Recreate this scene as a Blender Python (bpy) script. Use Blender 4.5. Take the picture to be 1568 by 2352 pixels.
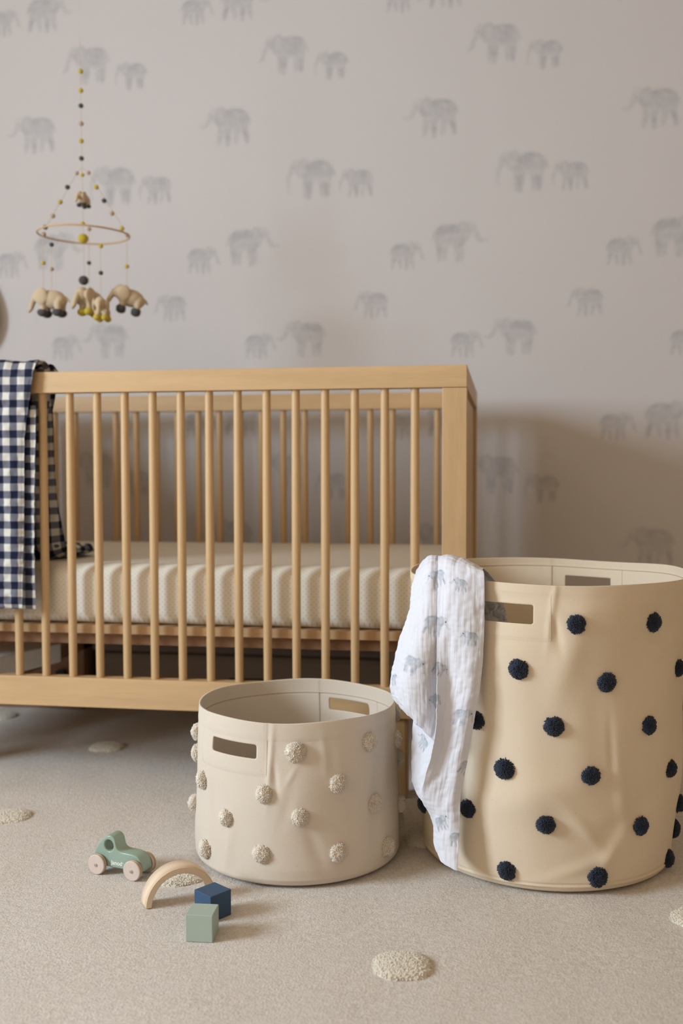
import bpy, bmesh, math, random
import numpy as np
from math import sin, cos, pi, sqrt, radians, degrees, atan2
from mathutils import Vector, Matrix

for o in list(bpy.data.objects): bpy.data.objects.remove(o, do_unlink=True)
SC = bpy.context.scene
COL = SC.collection

# ------------------------------------------------------------------ camera
CAM = (0.0721, -2.0064, 0.6707); YAW, PITCH, ROLL, FPX = 0.1584, 0.0442, -0.0018, 2334.4
Fv = np.array([-sin(YAW)*cos(PITCH), cos(YAW)*cos(PITCH), -sin(PITCH)])
Rv = np.array([cos(YAW), sin(YAW), 0.0]); Uv = np.cross(Rv, Fv)
Rv, Uv = Rv*cos(ROLL)+Uv*sin(ROLL), -Rv*sin(ROLL)+Uv*cos(ROLL)
Cv = np.array(CAM)
cd = bpy.data.cameras.new('camera'); cam = bpy.data.objects.new('camera', cd); COL.objects.link(cam)
cam.matrix_world = Matrix(((Rv[0], Uv[0], -Fv[0], CAM[0]), (Rv[1], Uv[1], -Fv[1], CAM[1]), (Rv[2], Uv[2], -Fv[2], CAM[2]), (0, 0, 0, 1)))
cd.sensor_fit = 'VERTICAL'; cd.sensor_height = 36.0; cd.sensor_width = 24.0
cd.lens = 36.0*FPX/2352.0
cd.clip_start = 0.05
cd.dof.use_dof = True; cd.dof.focus_distance = 1.60; cd.dof.aperture_fstop = 3.0
SC.camera = cam

# ------------------------------------------------------------------ world, lights, exposure
SC.view_settings.view_transform = 'Standard'; SC.view_settings.look = 'None'
SC.view_settings.exposure = 0.05; SC.view_settings.gamma = 1.0
SC.view_settings.use_curve_mapping = False
w = bpy.data.worlds.new('daylight'); SC.world = w; w.use_nodes = True
w.node_tree.nodes['Background'].inputs[0].default_value = (0.80, 0.90, 1.0, 1)
w.node_tree.nodes['Background'].inputs[1].default_value = 0.05

def area_light(name, loc, rot, sx, sy, power, col):
    l = bpy.data.lights.new(name, 'AREA'); l.shape = 'RECTANGLE'; l.size = sx; l.size_y = sy
    l.energy = power; l.color = col
    o = bpy.data.objects.new(name, l); COL.objects.link(o); o.location = loc; o.rotation_euler = rot
    return o
# daylight entering by the window of the left wall, and an added warm fill behind the camera
XL, XR, YF, YB, ZC = -2.80, 1.90, -3.60, 0.925, 2.45
WL = (-2.38, -1.36, 0.92, 1.96)      # left window y0 y1 z0 z1
FILL_HOLE = (-1.7, -0.3, 0.80, 1.90)       # unseen front opening added for the fill, x0 x1 z0 z1
area_light('window_daylight_left', (XL-0.02, (WL[0]+WL[1])/2, (WL[2]+WL[3])/2), (0, -pi/2, 0), WL[3]-WL[2], WL[1]-WL[0], 117, (0.76, 0.90, 1.0))
area_light('warm_fill_front', ((FILL_HOLE[0]+FILL_HOLE[1])/2, YF-0.02, (FILL_HOLE[2]+FILL_HOLE[3])/2), (pi/2, 0, 0), FILL_HOLE[1]-FILL_HOLE[0], FILL_HOLE[3]-FILL_HOLE[2], 7.0, (1.0, 0.77, 0.54))  # warm fill lamp added to lift and warm the shadows

# ------------------------------------------------------------------ pixel <-> world helpers (points are put at their real distance)
def ray(x, y): return Fv + Rv*(x-784.0)/FPX + Uv*(1176.0-y)/FPX
def onY(x, y, Y): d = ray(x, y); return Cv + d*(Y-Cv[1])/d[1]
def onZ(x, y, Z): d = ray(x, y); return Cv + d*(Z-Cv[2])/d[2]
def onD(x, y, D): return Cv + ray(x, y)*D
def proj(P):
    d = np.asarray(P)-Cv; z = d@Fv
    return 784+FPX*(d@Rv)/z, 1176-FPX*(d@Uv)/z

# ------------------------------------------------------------------ materials
def srgb(r, g, b):
    f = lambda c: (c/255)/12.92 if c/255 <= 0.04045 else (((c/255)+0.055)/1.055)**2.4
    return (f(r), f(g), f(b), 1)
class NT:
    def __init__(s, name):
        s.m = bpy.data.materials.new(name); s.m.use_nodes = True; s.t = s.m.node_tree; s.b = s.t.nodes['Principled BSDF']
    def n(s, typ, **kw):
        nd = s.t.nodes.new(typ)
        for k, v in kw.items():
            if k.startswith('i_'): nd.inputs[k[2:].replace('_', ' ')].default_value = v
            else: setattr(nd, k, v)
        return nd
    def l(s, a, b): s.t.links.new(a, b)
    def math(s, op, a, b=None, c=None):
        nd = s.t.nodes.new('ShaderNodeMath'); nd.operation = op
        for i, v in enumerate((a, b, c)):
            if v is None: continue
            if isinstance(v, (int, float)): nd.inputs[i].default_value = v
            else: s.l(v, nd.inputs[i])
        return nd.outputs[0]
    def mix(s, fac, c1, c2, blend='MIX'):
        nd = s.t.nodes.new('ShaderNodeMix'); nd.data_type = 'RGBA'; nd.blend_type = blend
        for i, v in ((0, fac), (6, c1), (7, c2)):
            if isinstance(v, (int, float, tuple)): nd.inputs[i].default_value = v
            else: s.l(v, nd.inputs[i])
        return nd.outputs[2]
    def bump(s, h, strength=0.3, dist=0.001, normal=None):
        nd = s.n('ShaderNodeBump'); nd.inputs['Strength'].default_value = strength; nd.inputs['Distance'].default_value = dist
        s.l(h, nd.inputs['Height'])
        if normal is not None: s.l(normal, nd.inputs['Normal'])
        s.l(nd.outputs[0], s.b.inputs['Normal']); return nd.outputs[0]
    def ramp(s, fac, stops):
        nd = s.n('ShaderNodeValToRGB'); s.l(fac, nd.inputs[0]); e = nd.color_ramp.elements
        e[0].position, e[0].color = stops[0]; e[1].position, e[1].color = stops[1]
        for p, c in stops[2:]: x = e.new(p); x.color = c
        return nd.outputs[0]
    def obj(s, scale=(1, 1, 1)):
        tc = s.n('ShaderNodeTexCoord'); mp = s.n('ShaderNodeMapping'); mp.inputs['Scale'].default_value = scale
        s.l(tc.outputs['Object'], mp.inputs[0]); return mp.outputs[0]
    def noise(s, vec, scale, detail=3, rough=0.5):
        nd = s.n('ShaderNodeTexNoise'); nd.inputs['Scale'].default_value = scale; nd.inputs['Detail'].default_value = detail
        nd.inputs['Roughness'].default_value = rough; s.l(vec, nd.inputs['Vector']); return nd.outputs[0]

def plain(name, col, rough=0.6, bump=0.0, bscale=300, var=0.06, sheen=0.0, spec=0.3, metal=0.0):
    N = NT(name); v = N.obj(); n = N.noise(v, bscale, 3)
    c = tuple(min(1, x*(1-var)) for x in col[:3])+(1,); c2 = tuple(min(1, x*(1+var)) for x in col[:3])+(1,)
    N.l(N.mix(n, c, c2), N.b.inputs['Base Color'])
    N.b.inputs['Roughness'].default_value = rough; N.b.inputs['Specular IOR Level'].default_value = spec
    N.b.inputs['Metallic'].default_value = metal
    if sheen: N.b.inputs['Sheen Weight'].default_value = sheen
    if bump: N.bump(n, bump, 0.001)
    return N.m

def wood(name, col, axis='X', dark=0.84, rough=0.45):
    N = NT(name)
    sc = {'X': (1.2, 14, 14), 'Y': (14, 1.2, 14), 'Z': (14, 14, 1.2)}[axis]
    v = N.obj(sc); n = N.noise(v, 3.0, 4, 0.55); n2 = N.noise(v, 22, 3)
    f = N.math('ADD', N.math('MULTIPLY', n, 0.7), N.math('MULTIPLY', n2, 0.3))
    d = tuple(x*dark for x in col[:3])+(1,); l = tuple(min(1, x*1.05) for x in col[:3])+(1,)
    N.l(N.ramp(f, [(0.3, d), (0.68, l)]), N.b.inputs['Base Color'])
    N.b.inputs['Roughness'].default_value = rough; N.b.inputs['Specular IOR Level'].default_value = 0.35
    N.bump(n2, 0.08, 0.0006)
    return N.m

def canvas(name, col):
    N = NT(name); v = N.obj(); big = N.noise(v, 9, 3)
    c = N.mix(big, tuple(x*0.95 for x in col[:3])+(1,), tuple(min(1, x*1.03) for x in col[:3])+(1,))
    sp = N.noise(v, 430, 2, 0.6)
    c = N.mix(N.ramp(sp, [(0.69, (0, 0, 0, 1)), (0.76, (1, 1, 1, 1))]), c, tuple(x*0.66 for x in col[:3])+(1,))
    N.l(c, N.b.inputs['Base Color']); N.b.inputs['Roughness'].default_value = 0.92; N.b.inputs['Specular IOR Level'].default_value = 0.15
    wv = N.noise(N.obj((1, 1, 0.4)), 1500, 2); w2 = N.noise(N.obj((0.4, 0.4, 1)), 1500, 2); w3 = N.noise(v, 45, 3)
    N.bump(N.math('ADD', N.math('ADD', wv, w2), N.math('MULTIPLY', w3, 1.2)), 0.22, 0.0008)
    return N.m

M = {}
BIRCH = (0.60, 0.405, 0.22)
M['wood_x'] = wood('birch_x', BIRCH, 'X'); M['wood_y'] = wood('birch_y', BIRCH, 'Y'); M['wood_z'] = wood('birch_z', BIRCH, 'Z')
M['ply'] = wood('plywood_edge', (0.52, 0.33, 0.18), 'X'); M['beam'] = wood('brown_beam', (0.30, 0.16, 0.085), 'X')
M['canvas_a'] = canvas('natural_canvas_light', (0.66, 0.585, 0.505)); M['canvas_b'] = canvas('natural_canvas_warm', (0.74, 0.625, 0.485))
M['yarn_cream'] = plain('cream_yarn', (0.83, 0.75, 0.655), 0.95, 0.3, 900, 0.10, 0.15)
M['yarn_navy'] = plain('navy_yarn', (0.022, 0.031, 0.058), 0.9, 0.3, 600, 0.25, 0.25)
M['stitch'] = plain('canvas_stitching', (0.42, 0.33, 0.24), 0.95)
M['sage'] = plain('sage_paint', (0.38, 0.46, 0.41), 0.5, 0.1, 500, 0.04)
M['car_green'] = plain('green_paint', (0.29, 0.395, 0.33), 0.28, 0.0, 40, 0.02, 0, 0.5)
M['blue'] = plain('blue_paint', (0.040, 0.085, 0.165), 0.55, 0.15, 500, 0.1)
M['wheel'] = wood('pale_wheel_wood', (0.62, 0.52, 0.47), 'Z', 0.92, 0.5)
M['wheel_rim'] = wood('wheel_edge_wood', (0.52, 0.37, 0.26), 'X', 0.85, 0.5)
M['arch'] = wood('pale_beech', (0.76, 0.60, 0.45), 'X', 0.95, 0.5); M['arch_face'] = wood('beech_face', (0.60, 0.39, 0.21), 'X', 0.9, 0.5)
M['steel'] = plain('steel', (0.7, 0.68, 0.66), 0.25, 0, 50, 0.02, 0, 0.5, 1.0)
M['white_print'] = plain('white_print', (0.85, 0.86, 0.84), 0.5, 0, 50, 0.01)
M['plaster'] = plain('warm_plaster', (0.66, 0.50, 0.34), 0.9, 0.1, 80, 0.02)
M['white_paint'] = plain('white_paint', (0.75, 0.73, 0.70), 0.5, 0, 50, 0.02)
M['felt_cream'] = plain('cream_felt', (0.56, 0.44, 0.30), 0.95, 0.4, 400, 0.1, 0.3)
M['felt_yellow'] = plain('yellow_felt', (0.55, 0.42, 0.045), 0.95, 0.4, 400, 0.1, 0.2)
M['felt_grey'] = plain('grey_felt', (0.075, 0.07, 0.075), 0.95, 0.4, 400, 0.1, 0.2)
M['felt_blush'] = plain('blush_felt', (0.50, 0.37, 0.29), 0.95, 0.4, 400, 0.1, 0.2)
M['thread'] = plain('cream_thread', (0.60, 0.50, 0.36), 0.9, 0, 100, 0.02)
M['cane'] = plain('cane_hoop', (0.60, 0.40, 0.22), 0.6, 0.1, 100, 0.1)
M['box_grey'] = plain('taupe_fabric', (0.30, 0.245, 0.205), 0.85, 0.2, 300, 0.08)
M['box_lid'] = plain('dark_taupe', (0.21, 0.17, 0.15), 0.8, 0.2, 300, 0.08)
M['black'] = plain('black_plastic', (0.015, 0.015, 0.015), 0.5)
M['tan'] = plain('tan_woven', (0.42, 0.33, 0.24), 0.9, 0.6, 90, 0.2)

def mat_wallpaper():
    N = NT('elephant_wallpaper'); a = N.n('ShaderNodeVertexColor'); a.layer_name = 'print'
    v = N.obj(); n = N.noise(v, 5, 3)
    base = N.mix(n, (0.61, 0.59, 0.61, 1), (0.635, 0.615, 0.635, 1))
    sep = N.n('ShaderNodeSeparateColor'); N.l(a.outputs[0], sep.inputs[0])
    N.l(N.mix(sep.outputs[0], base, (0.30, 0.315, 0.355, 1)), N.b.inputs['Base Color'])
    N.b.inputs['Roughness'].default_value = 0.85; N.b.inputs['Specular IOR Level'].default_value = 0.2
    N.bump(N.noise(v, 700, 2), 0.12, 0.0004); return N.m
M['wallpaper'] = mat_wallpaper()

def mat_muslin():
    N = NT('white_muslin'); a = N.n('ShaderNodeVertexColor'); a.layer_name = 'print'
    sep = N.n('ShaderNodeSeparateColor'); N.l(a.outputs[0], sep.inputs[0])
    c = N.mix(sep.outputs[0], (0.72, 0.735, 0.82, 1), (0.25, 0.31, 0.39, 1))
    c = N.mix(sep.outputs[1], c, (0.03, 0.03, 0.04, 1))
    N.l(c, N.b.inputs['Base Color']); N.b.inputs['Roughness'].default_value = 0.95; N.b.inputs['Specular IOR Level'].default_value = 0.1
    N.b.inputs['Transmission Weight'].default_value = 0.0
    uv = N.n('ShaderNodeUVMap'); mp = N.n('ShaderNodeMapping'); mp.inputs['Scale'].default_value = (1, 0.07, 1); N.l(uv.outputs[0], mp.inputs[0])
    mp2 = N.n('ShaderNodeMapping'); mp2.inputs['Scale'].default_value = (0.25, 1, 1); N.l(uv.outputs[0], mp2.inputs[0])
    n1 = N.noise(mp.outputs[0], 260, 3); n2 = N.noise(mp2.outputs[0], 110, 2); n3 = N.noise(uv.outputs[0], 900, 2)
    h = N.math('ADD', N.math('MULTIPLY', n1, 1.2), N.math('ADD', N.math('MULTIPLY', n2, 0.6), N.math('MULTIPLY', n3, 0.35)))
    N.bump(h, 0.45, 0.0018); return N.m
M['muslin'] = mat_muslin()

def mat_gingham():
    N = NT('navy_gingham'); uv = N.n('ShaderNodeUVMap'); s = N.n('ShaderNodeSeparateXYZ'); N.l(uv.outputs[0], s.inputs[0])
    P = 0.0315
    def stripe(c):
        fr = N.math('FRACT', N.math('ADD', N.math('DIVIDE', c, P), 100.0))
        d = N.math('ABSOLUTE', N.math('SUBTRACT', fr, 0.5))
        return N.ramp(d, [(0.235, (1, 1, 1, 1)), (0.265, (0, 0, 0, 1))])
    a, b = stripe(s.outputs[0]), stripe(s.outputs[1])
    f = N.math('MULTIPLY', N.math('ADD', a, b), 0.5)
    fine = N.noise(uv.outputs[0], 1600, 2)
    f = N.math('ADD', f, N.math('MULTIPLY', N.math('SUBTRACT', fine, 0.5), 0.12))
    N.l(N.ramp(f, [(0.0, (0.66, 0.64, 0.60, 1)), (0.5, (0.155, 0.16, 0.205, 1)), (1.0, (0.014, 0.017, 0.040, 1))]), N.b.inputs['Base Color'])
    N.b.inputs['Roughness'].default_value = 0.95; N.b.inputs['Specular IOR Level'].default_value = 0.1
    N.bump(N.math('ADD', fine, N.math('MULTIPLY', N.noise(uv.outputs[0], 90, 3), 2.0)), 0.4, 0.0012); return N.m
M['gingham'] = mat_gingham()

def mat_sheet():
    N = NT('dotted_sheet'); v = N.obj(); s = N.n('ShaderNodeSeparateXYZ'); N.l(v, s.inputs[0])
    P = 0.011
    def cell(c, off): return N.math('SUBTRACT', N.math('FRACT', N.math('ADD', N.math('DIVIDE', c, P), 200.0+off)), 0.5)
    # the print runs on z on the sides and y on the top: use z+y so both surfaces carry dots
    zy = N.math('ADD', s.outputs[1], s.outputs[2])
    def dot(off):
        cx, cy = cell(s.outputs[0], off), cell(zy, off)
        d = N.math('SQRT', N.math('ADD', N.math('MULTIPLY', cx, cx), N.math('MULTIPLY', cy, cy)))
        return N.ramp(d, [(0.09, (1, 1, 1, 1)), (0.15, (0, 0, 0, 1))])
    f = N.math('MAXIMUM', dot(0.0), dot(0.5))
    n = N.noise(v, 7, 2)
    base = N.mix(n, (0.75, 0.70, 0.62, 1), (0.79, 0.74, 0.66, 1))
    N.l(N.mix(N.math('MULTIPLY', f, 0.5), base, (0.42, 0.31, 0.20, 1)), N.b.inputs['Base Color'])
    N.b.inputs['Roughness'].default_value = 0.9; N.b.inputs['Specular IOR Level'].default_value = 0.15
    N.bump(N.noise(v, 25, 3), 0.25, 0.003); return N.m
M['sheet'] = mat_sheet()

def mat_rug(name, c1, c2, bs=0.6):
    N = NT(name); v = N.obj()
    n1 = N.noise(v, 300, 3, 0.7); n2 = N.noise(v, 3.0, 3); n3 = N.noise(v, 90, 2)
    f = N.math('ADD', N.math('MULTIPLY', n1, 0.75), N.math('MULTIPLY', n3, 0.25))
    c = N.ramp(f, [(0.34, c1), (0.62, c2)])
    c = N.mix(n2, N.mix(0.06, c, (0.4, 0.33, 0.27, 1)), c)
    N.l(c, N.b.inputs['Base Color']); N.b.inputs['Roughness'].default_value = 1.0; N.b.inputs['Specular IOR Level'].default_value = 0.05
    N.b.inputs['Sheen Weight'].default_value = 0.15
    N.bump(f, bs, 0.005); return N.m
M['rug'] = mat_rug('cream_wool_pile', (0.53, 0.475, 0.43, 1), (0.75, 0.70, 0.655, 1))
M['tuft'] = mat_rug('cream_wool_tuft', (0.60, 0.545, 0.465, 1), (0.79, 0.74, 0.65, 1), 0.4)

# ------------------------------------------------------------------ mesh helpers
def link(name, me, mat, parent=None, smooth=False):
    if isinstance(mat, str): mat = M[mat]
    if mat is not None and not me.materials: me.materials.append(mat)
    if smooth: me.polygons.foreach_set('use_smooth', [True]*len(me.polygons))
    o = bpy.data.objects.new(name, me); COL.objects.link(o)
    if parent is not None: o.parent = parent
    return o
def from_bm(name, bm, mat, parent=None, smooth=False):
    me = bpy.data.meshes.new(name); bm.normal_update(); bm.to_mesh(me); bm.free()
    return link(name, me, mat, parent, smooth)
def from_np(name, V, Fc, mat, parent=None, smooth=True, uv=None):
    me = bpy.data.meshes.new(name); V = np.asarray(V, dtype=np.float32); Fc = np.asarray(Fc, dtype=np.int32)
    k = Fc.shape[1]; me.vertices.add(len(V)); me.vertices.foreach_set('co', V.ravel())
    me.loops.add(Fc.size); me.loops.foreach_set('vertex_index', Fc.ravel())
    me.polygons.add(len(Fc)); me.polygons.foreach_set('loop_start', np.arange(0, Fc.size, k, dtype=np.int32))
    me.polygons.foreach_set('loop_total', np.full(len(Fc), k, dtype=np.int32))
    me.update(calc_edges=True)
    if uv is not None:
        l = me.uv_layers.new(name='UVMap'); l.data.foreach_set('uv', np.asarray(uv, dtype=np.float32)[Fc.ravel()].ravel())
    me.validate()
    return link(name, me, mat, parent, smooth)
def add_box(bm, x0, x1, y0, y1, z0, z1, bev=0.0, rot=None):
    b = bmesh.new(); bmesh.ops.create_cube(b, size=1)
    for v in b.verts: v.co = Vector((x0+(v.co.x+.5)*(x1-x0), y0+(v.co.y+.5)*(y1-y0), z0+(v.co.z+.5)*(z1-z0)))
    if bev: bmesh.ops.bevel(b, geom=b.edges[:], offset=bev, segments=2, affect='EDGES', profile=0.5)
    if rot is not None: bmesh.ops.transform(b, matrix=rot, verts=b.verts)
    t = bpy.data.meshes.new('t'); b.to_mesh(t); b.free(); bm.from_mesh(t); bpy.data.meshes.remove(t)
def box(name, x0, x1, y0, y1, z0, z1, mat, parent=None, bev=0.0015):
    bm = bmesh.new(); add_box(bm, x0, x1, y0, y1, z0, z1, bev); return from_bm(name, bm, mat, parent)
def add_cyl(bm, p0, p1, r0, r1=None, seg=16, caps=True):
    r1 = r0 if r1 is None else r1; p0 = Vector(p0); p1 = Vector(p1); d = p1-p0
    mt = Matrix.Translation((p0+p1)/2) @ d.to_track_quat('Z', 'Y').to_matrix().to_4x4()
    bmesh.ops.create_cone(bm, cap_ends=caps, segments=seg, radius1=r0, radius2=r1, depth=d.length, matrix=mt)
def tag(o, label=None, cat=None, group=None, kind=None):
    if label: o['label'] = label
    if cat: o['category'] = cat
    if group: o['group'] = group
    if kind: o['kind'] = kind
    return o
def empty(name, loc=(0, 0, 0), rz=0.0):
    o = bpy.data.objects.new(name, None); COL.objects.link(o); o.location = loc; o.rotation_euler = (0, 0, rz); o.empty_display_size = 0.05
    return o
def grid_faces(nr, nc, wrap=False, off=0):
    r = np.arange(nr-1)[:, None]; c = np.arange(nc if wrap else nc-1)[None, :]
    c2 = (c+1) % nc
    a = r*nc+c; b = r*nc+c2; d = (r+1)*nc+c2; e = (r+1)*nc+c
    return np.stack([a, b, d, e], -1).reshape(-1, 4)+off
rng = np.random.RandomState(7); random.seed(7)
class SinNoise:
    def __init__(s, n, fmin, fmax, seed, dim=2):
        r = np.random.RandomState(seed); a = r.normal(size=(n, dim)); a /= np.linalg.norm(a, axis=1)[:, None]
        s.k = a*(np.exp(r.uniform(math.log(fmin), math.log(fmax), n)))[:, None]*2*pi; s.p = r.uniform(0, 2*pi, n); s.n = n
    def __call__(s, X): return np.sin(X@s.k.T+s.p).sum(-1)/sqrt(s.n/2)

# ------------------------------------------------------------------ painted elephant (intensity of the printed ink), unit width, facing left
def _cap(x, y, a, b, ra, rb):
    ax, ay = a; bx, by = b; dx, dy = bx-ax, by-ay; t = np.clip(((x-ax)*dx+(y-ay)*dy)/(dx*dx+dy*dy), 0, 1)
    return np.hypot(x-ax-t*dx, y-ay-t*dy)-(ra+(rb-ra)*t)
def _ell(x, y, cx, cy, rx, ry, a=0.0):
    X = (x-cx)*cos(a)+(y-cy)*sin(a); Y = -(x-cx)*sin(a)+(y-cy)*cos(a)
    q = np.hypot(X/rx, Y/ry); return (q-1)*min(rx, ry)
_wn = SinNoise(14, 2.0, 9.0, 3)
def elephant(x, y, pose=0, soft=0.02):
    S = lambda d, s=soft: np.clip(0.5-d/(2*s), 0, 1)
    legs = {0: [((-.10, .0), (-.12, -.36)), ((-.03, .0), (-.05, -.38)), ((.20, 0), (.20, -.35)), ((.29, 0), (.29, -.36))],
            1: [((-.12, .0), (-.20, -.36)), ((-.03, .0), (-.02, -.38)), ((.20, 0), (.14, -.35)), ((.28, 0), (.37, -.34))]}[pose % 2]
    trunk = {0: [(-.37, .14), (-.43, -.0), (-.46, -.12), (-.53, -.16)], 1: [(-.38, .12), (-.44, .0), (-.50, -.04), (-.60, -.03)], 2: [(-.37, .14), (-.44, 0), (-.45, -.14), (-.44, -.28)]}[pose % 3]
    I = np.zeros_like(x)
    def over(m, v):
        nonlocal I
        I = I*(1-m)+v*m
    over(S(_cap(x, y, (.37, .14), (.44, .0), .012, .010)), .8)
    for i, (a, b) in enumerate(legs): over(S(_cap(x, y, (a[0], .06), b, .085, .040)), .82 if i in (1, 3) else .58)
    over(S(_ell(x, y, .10, .09, .30, .20)), np.clip(.66+(y-.05)*1.5, .48, .95))
    over(S(_ell(x, y, .22, .07, .17, .19)), np.clip(.66+(y-.05)*1.5, .50, .95))
    for k in range(3): over(S(_cap(x, y, trunk[k], trunk[k+1], .048-.012*k, .036-.010*k)), .55)
    over(S(_ell(x, y, -.29, .19, .13, .13)), .42)
    e = _ell(x, y, -.17, .15, .095, .155, -.15); over(S(e), .50); over(S(np.abs(e)-.012), .85)
    over(S(np.hypot(x+.345, y-.17)-.014), 1.0)
    P = np.stack([x, y], -1)
    return np.clip(I*(0.86+0.16*_wn(P+pose)), 0, 1)

# ------------------------------------------------------------------ SETTING
def build_wall_back():
    x0, x1, z0, z1, st = -2.74, 1.0, 0.10, 2.12, 0.005
    xs = np.arange(x0, x1+1e-6, st); zs = np.arange(z0, z1+1e-6, st)
    Xg, Zg = np.meshgrid(xs, zs); I = np.zeros_like(Xg)
    PX, PZ, SL = 0.6025, 1.207, -0.0115
    base = [(-.556, 1.869, .150, 0, -1), (-.422, 1.829, .108, 2, -1), (-.728, 1.671, .150, 1, -1),
            (-.482, 1.512, .155, 2, -1), (-.349, 1.493, .110, 5, -1), (-.811, 1.282, .105, 3, 1), (-.671, 1.321, .150, 4, 1),
            (-.305, 1.144, .105, 3, -1), (-.640, 1.029, .100, 3, 1), (-.503, 1.051, .140, 4, -1),
            (-.221, .797, .105, 3, 1), (-.085, .817, .140, 1, 1)]
    for (bx, bz, wd, pose, dr) in base:
        for n in range(-5, 5):
            for m in range(-2, 2):
                cx = bx+PX*n; cz = bz+PZ*m+SL*(cx+.5)
                a = (np.abs(xs-cx) < wd*.72); b = (np.abs(zs-cz) < wd*.60)
                if not a.any() or not b.any(): continue
                ia = np.where(a)[0]; ib = np.where(b)[0]; sl = (slice(ib[0], ib[-1]+1), slice(ia[0], ia[-1]+1))
                u = (Xg[sl]-cx)/wd*(1 if dr < 0 else -1); v = (Zg[sl]-cz)/wd
                I[sl] = np.maximum(I[sl], elephant(u, v, pose, 0.03))
    V = np.stack([Xg, np.full_like(Xg, YB), Zg], -1).reshape(-1, 3); nr, nc = Xg.shape
    Fc = grid_faces(nr, nc)
    # the plain rest of the wall around the printed field
    ex = np.array([[XL, YB, 0], [XR, YB, 0], [XR, YB, ZC], [XL, YB, ZC], [x0, YB, z0], [xs[-1], YB, z0], [xs[-1], YB, zs[-1]], [x0, YB, zs[-1]]])
    o = len(V); V = np.vstack([V, ex])
    Fc = np.vstack([Fc, np.array([[0, 1, 5, 4], [1, 2, 6, 5], [2, 3, 7, 6], [3, 0, 4, 7]])+o])
    ob = from_np('wall_back', V, Fc, 'wallpaper', smooth=False)
    ca = ob.data.color_attributes.new('print', 'FLOAT_COLOR', 'POINT')
    c = np.zeros((len(V), 4), dtype=np.float32); c[:nr*nc, 0] = I.ravel()*0.58; c[:, 3] = 1
    ca.data.foreach_set('color', c.ravel())
    tag(ob, kind='structure')
build_wall_back()
def wall_with_hole(name, plane, c, a0, a1, b0, b1, hole):
    # plane 'x': wall at x=c spanning y a0..a1; plane 'y': wall at y=c spanning x
    h0, h1, g0, g1 = hole; bm = bmesh.new(); T = 0.12
    def bb(p0, p1, q0, q1):
        if plane == 'x': add_box(bm, c-T if c < 0 else c, c if c < 0 else c+T, p0, p1, q0, q1)
        else: add_box(bm, p0, p1, c-T, c, q0, q1)
    bb(a0, a1, b0, g0); bb(a0, a1, g1, b1); bb(a0, h0, g0, g1); bb(h1, a1, g0, g1)
    return tag(from_bm(name, bm, 'plaster'), kind='structure')
wall_with_hole('wall_left', 'x', XL, YF, YB, 0, ZC, WL)
wall_with_hole('wall_front', 'y', YF, XL, XR, 0, ZC, FILL_HOLE)
bm = bmesh.new(); add_box(bm, XR, XR+.12, YF, YB, 0, ZC); tag(from_bm('wall_right', bm, 'plaster'), kind='structure')
bm = bmesh.new(); add_box(bm, XL, XR, YF, YB, ZC, ZC+.12); tag(from_bm('ceiling', bm, 'plaster'), kind='structure')
bm = bmesh.new(); add_box(bm, XL-.12, XR+.12, YF-.12, YB+.12, -0.06, -0.012); tag(from_bm('floor', bm, 'wheel_rim'), kind='structure')
def win(name, plane, c, h):
    bm = bmesh.new(); t = .04
    def bb(p0, p1, q0, q1):
        if plane == 'x': add_box(bm, c-.08, c-.04, p0, p1, q0, q1, .003)
        else: add_box(bm, p0, p1, c-.08, c-.04, q0, q1, .003)
    bb(h[0], h[0]+t, h[2], h[3]); bb(h[1]-t, h[1], h[2], h[3]); bb(h[0]+t, h[1]-t, h[2], h[2]+t); bb(h[0]+t, h[1]-t, h[3]-t, h[3])
    tag(from_bm(name, bm, 'white_paint'), kind='structure')
win('window_1', 'x', XL, WL); win('fill_opening_frame', 'y', YF, FILL_HOLE)  # second frame only trims the unseen opening added for the fill
for nm, a in (('baseboard_back', (XL, XR, YB-.015, YB, 0, .09)),):
    o = box(nm, *a, 'white_paint', None, .003); tag(o, kind='structure')

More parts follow.
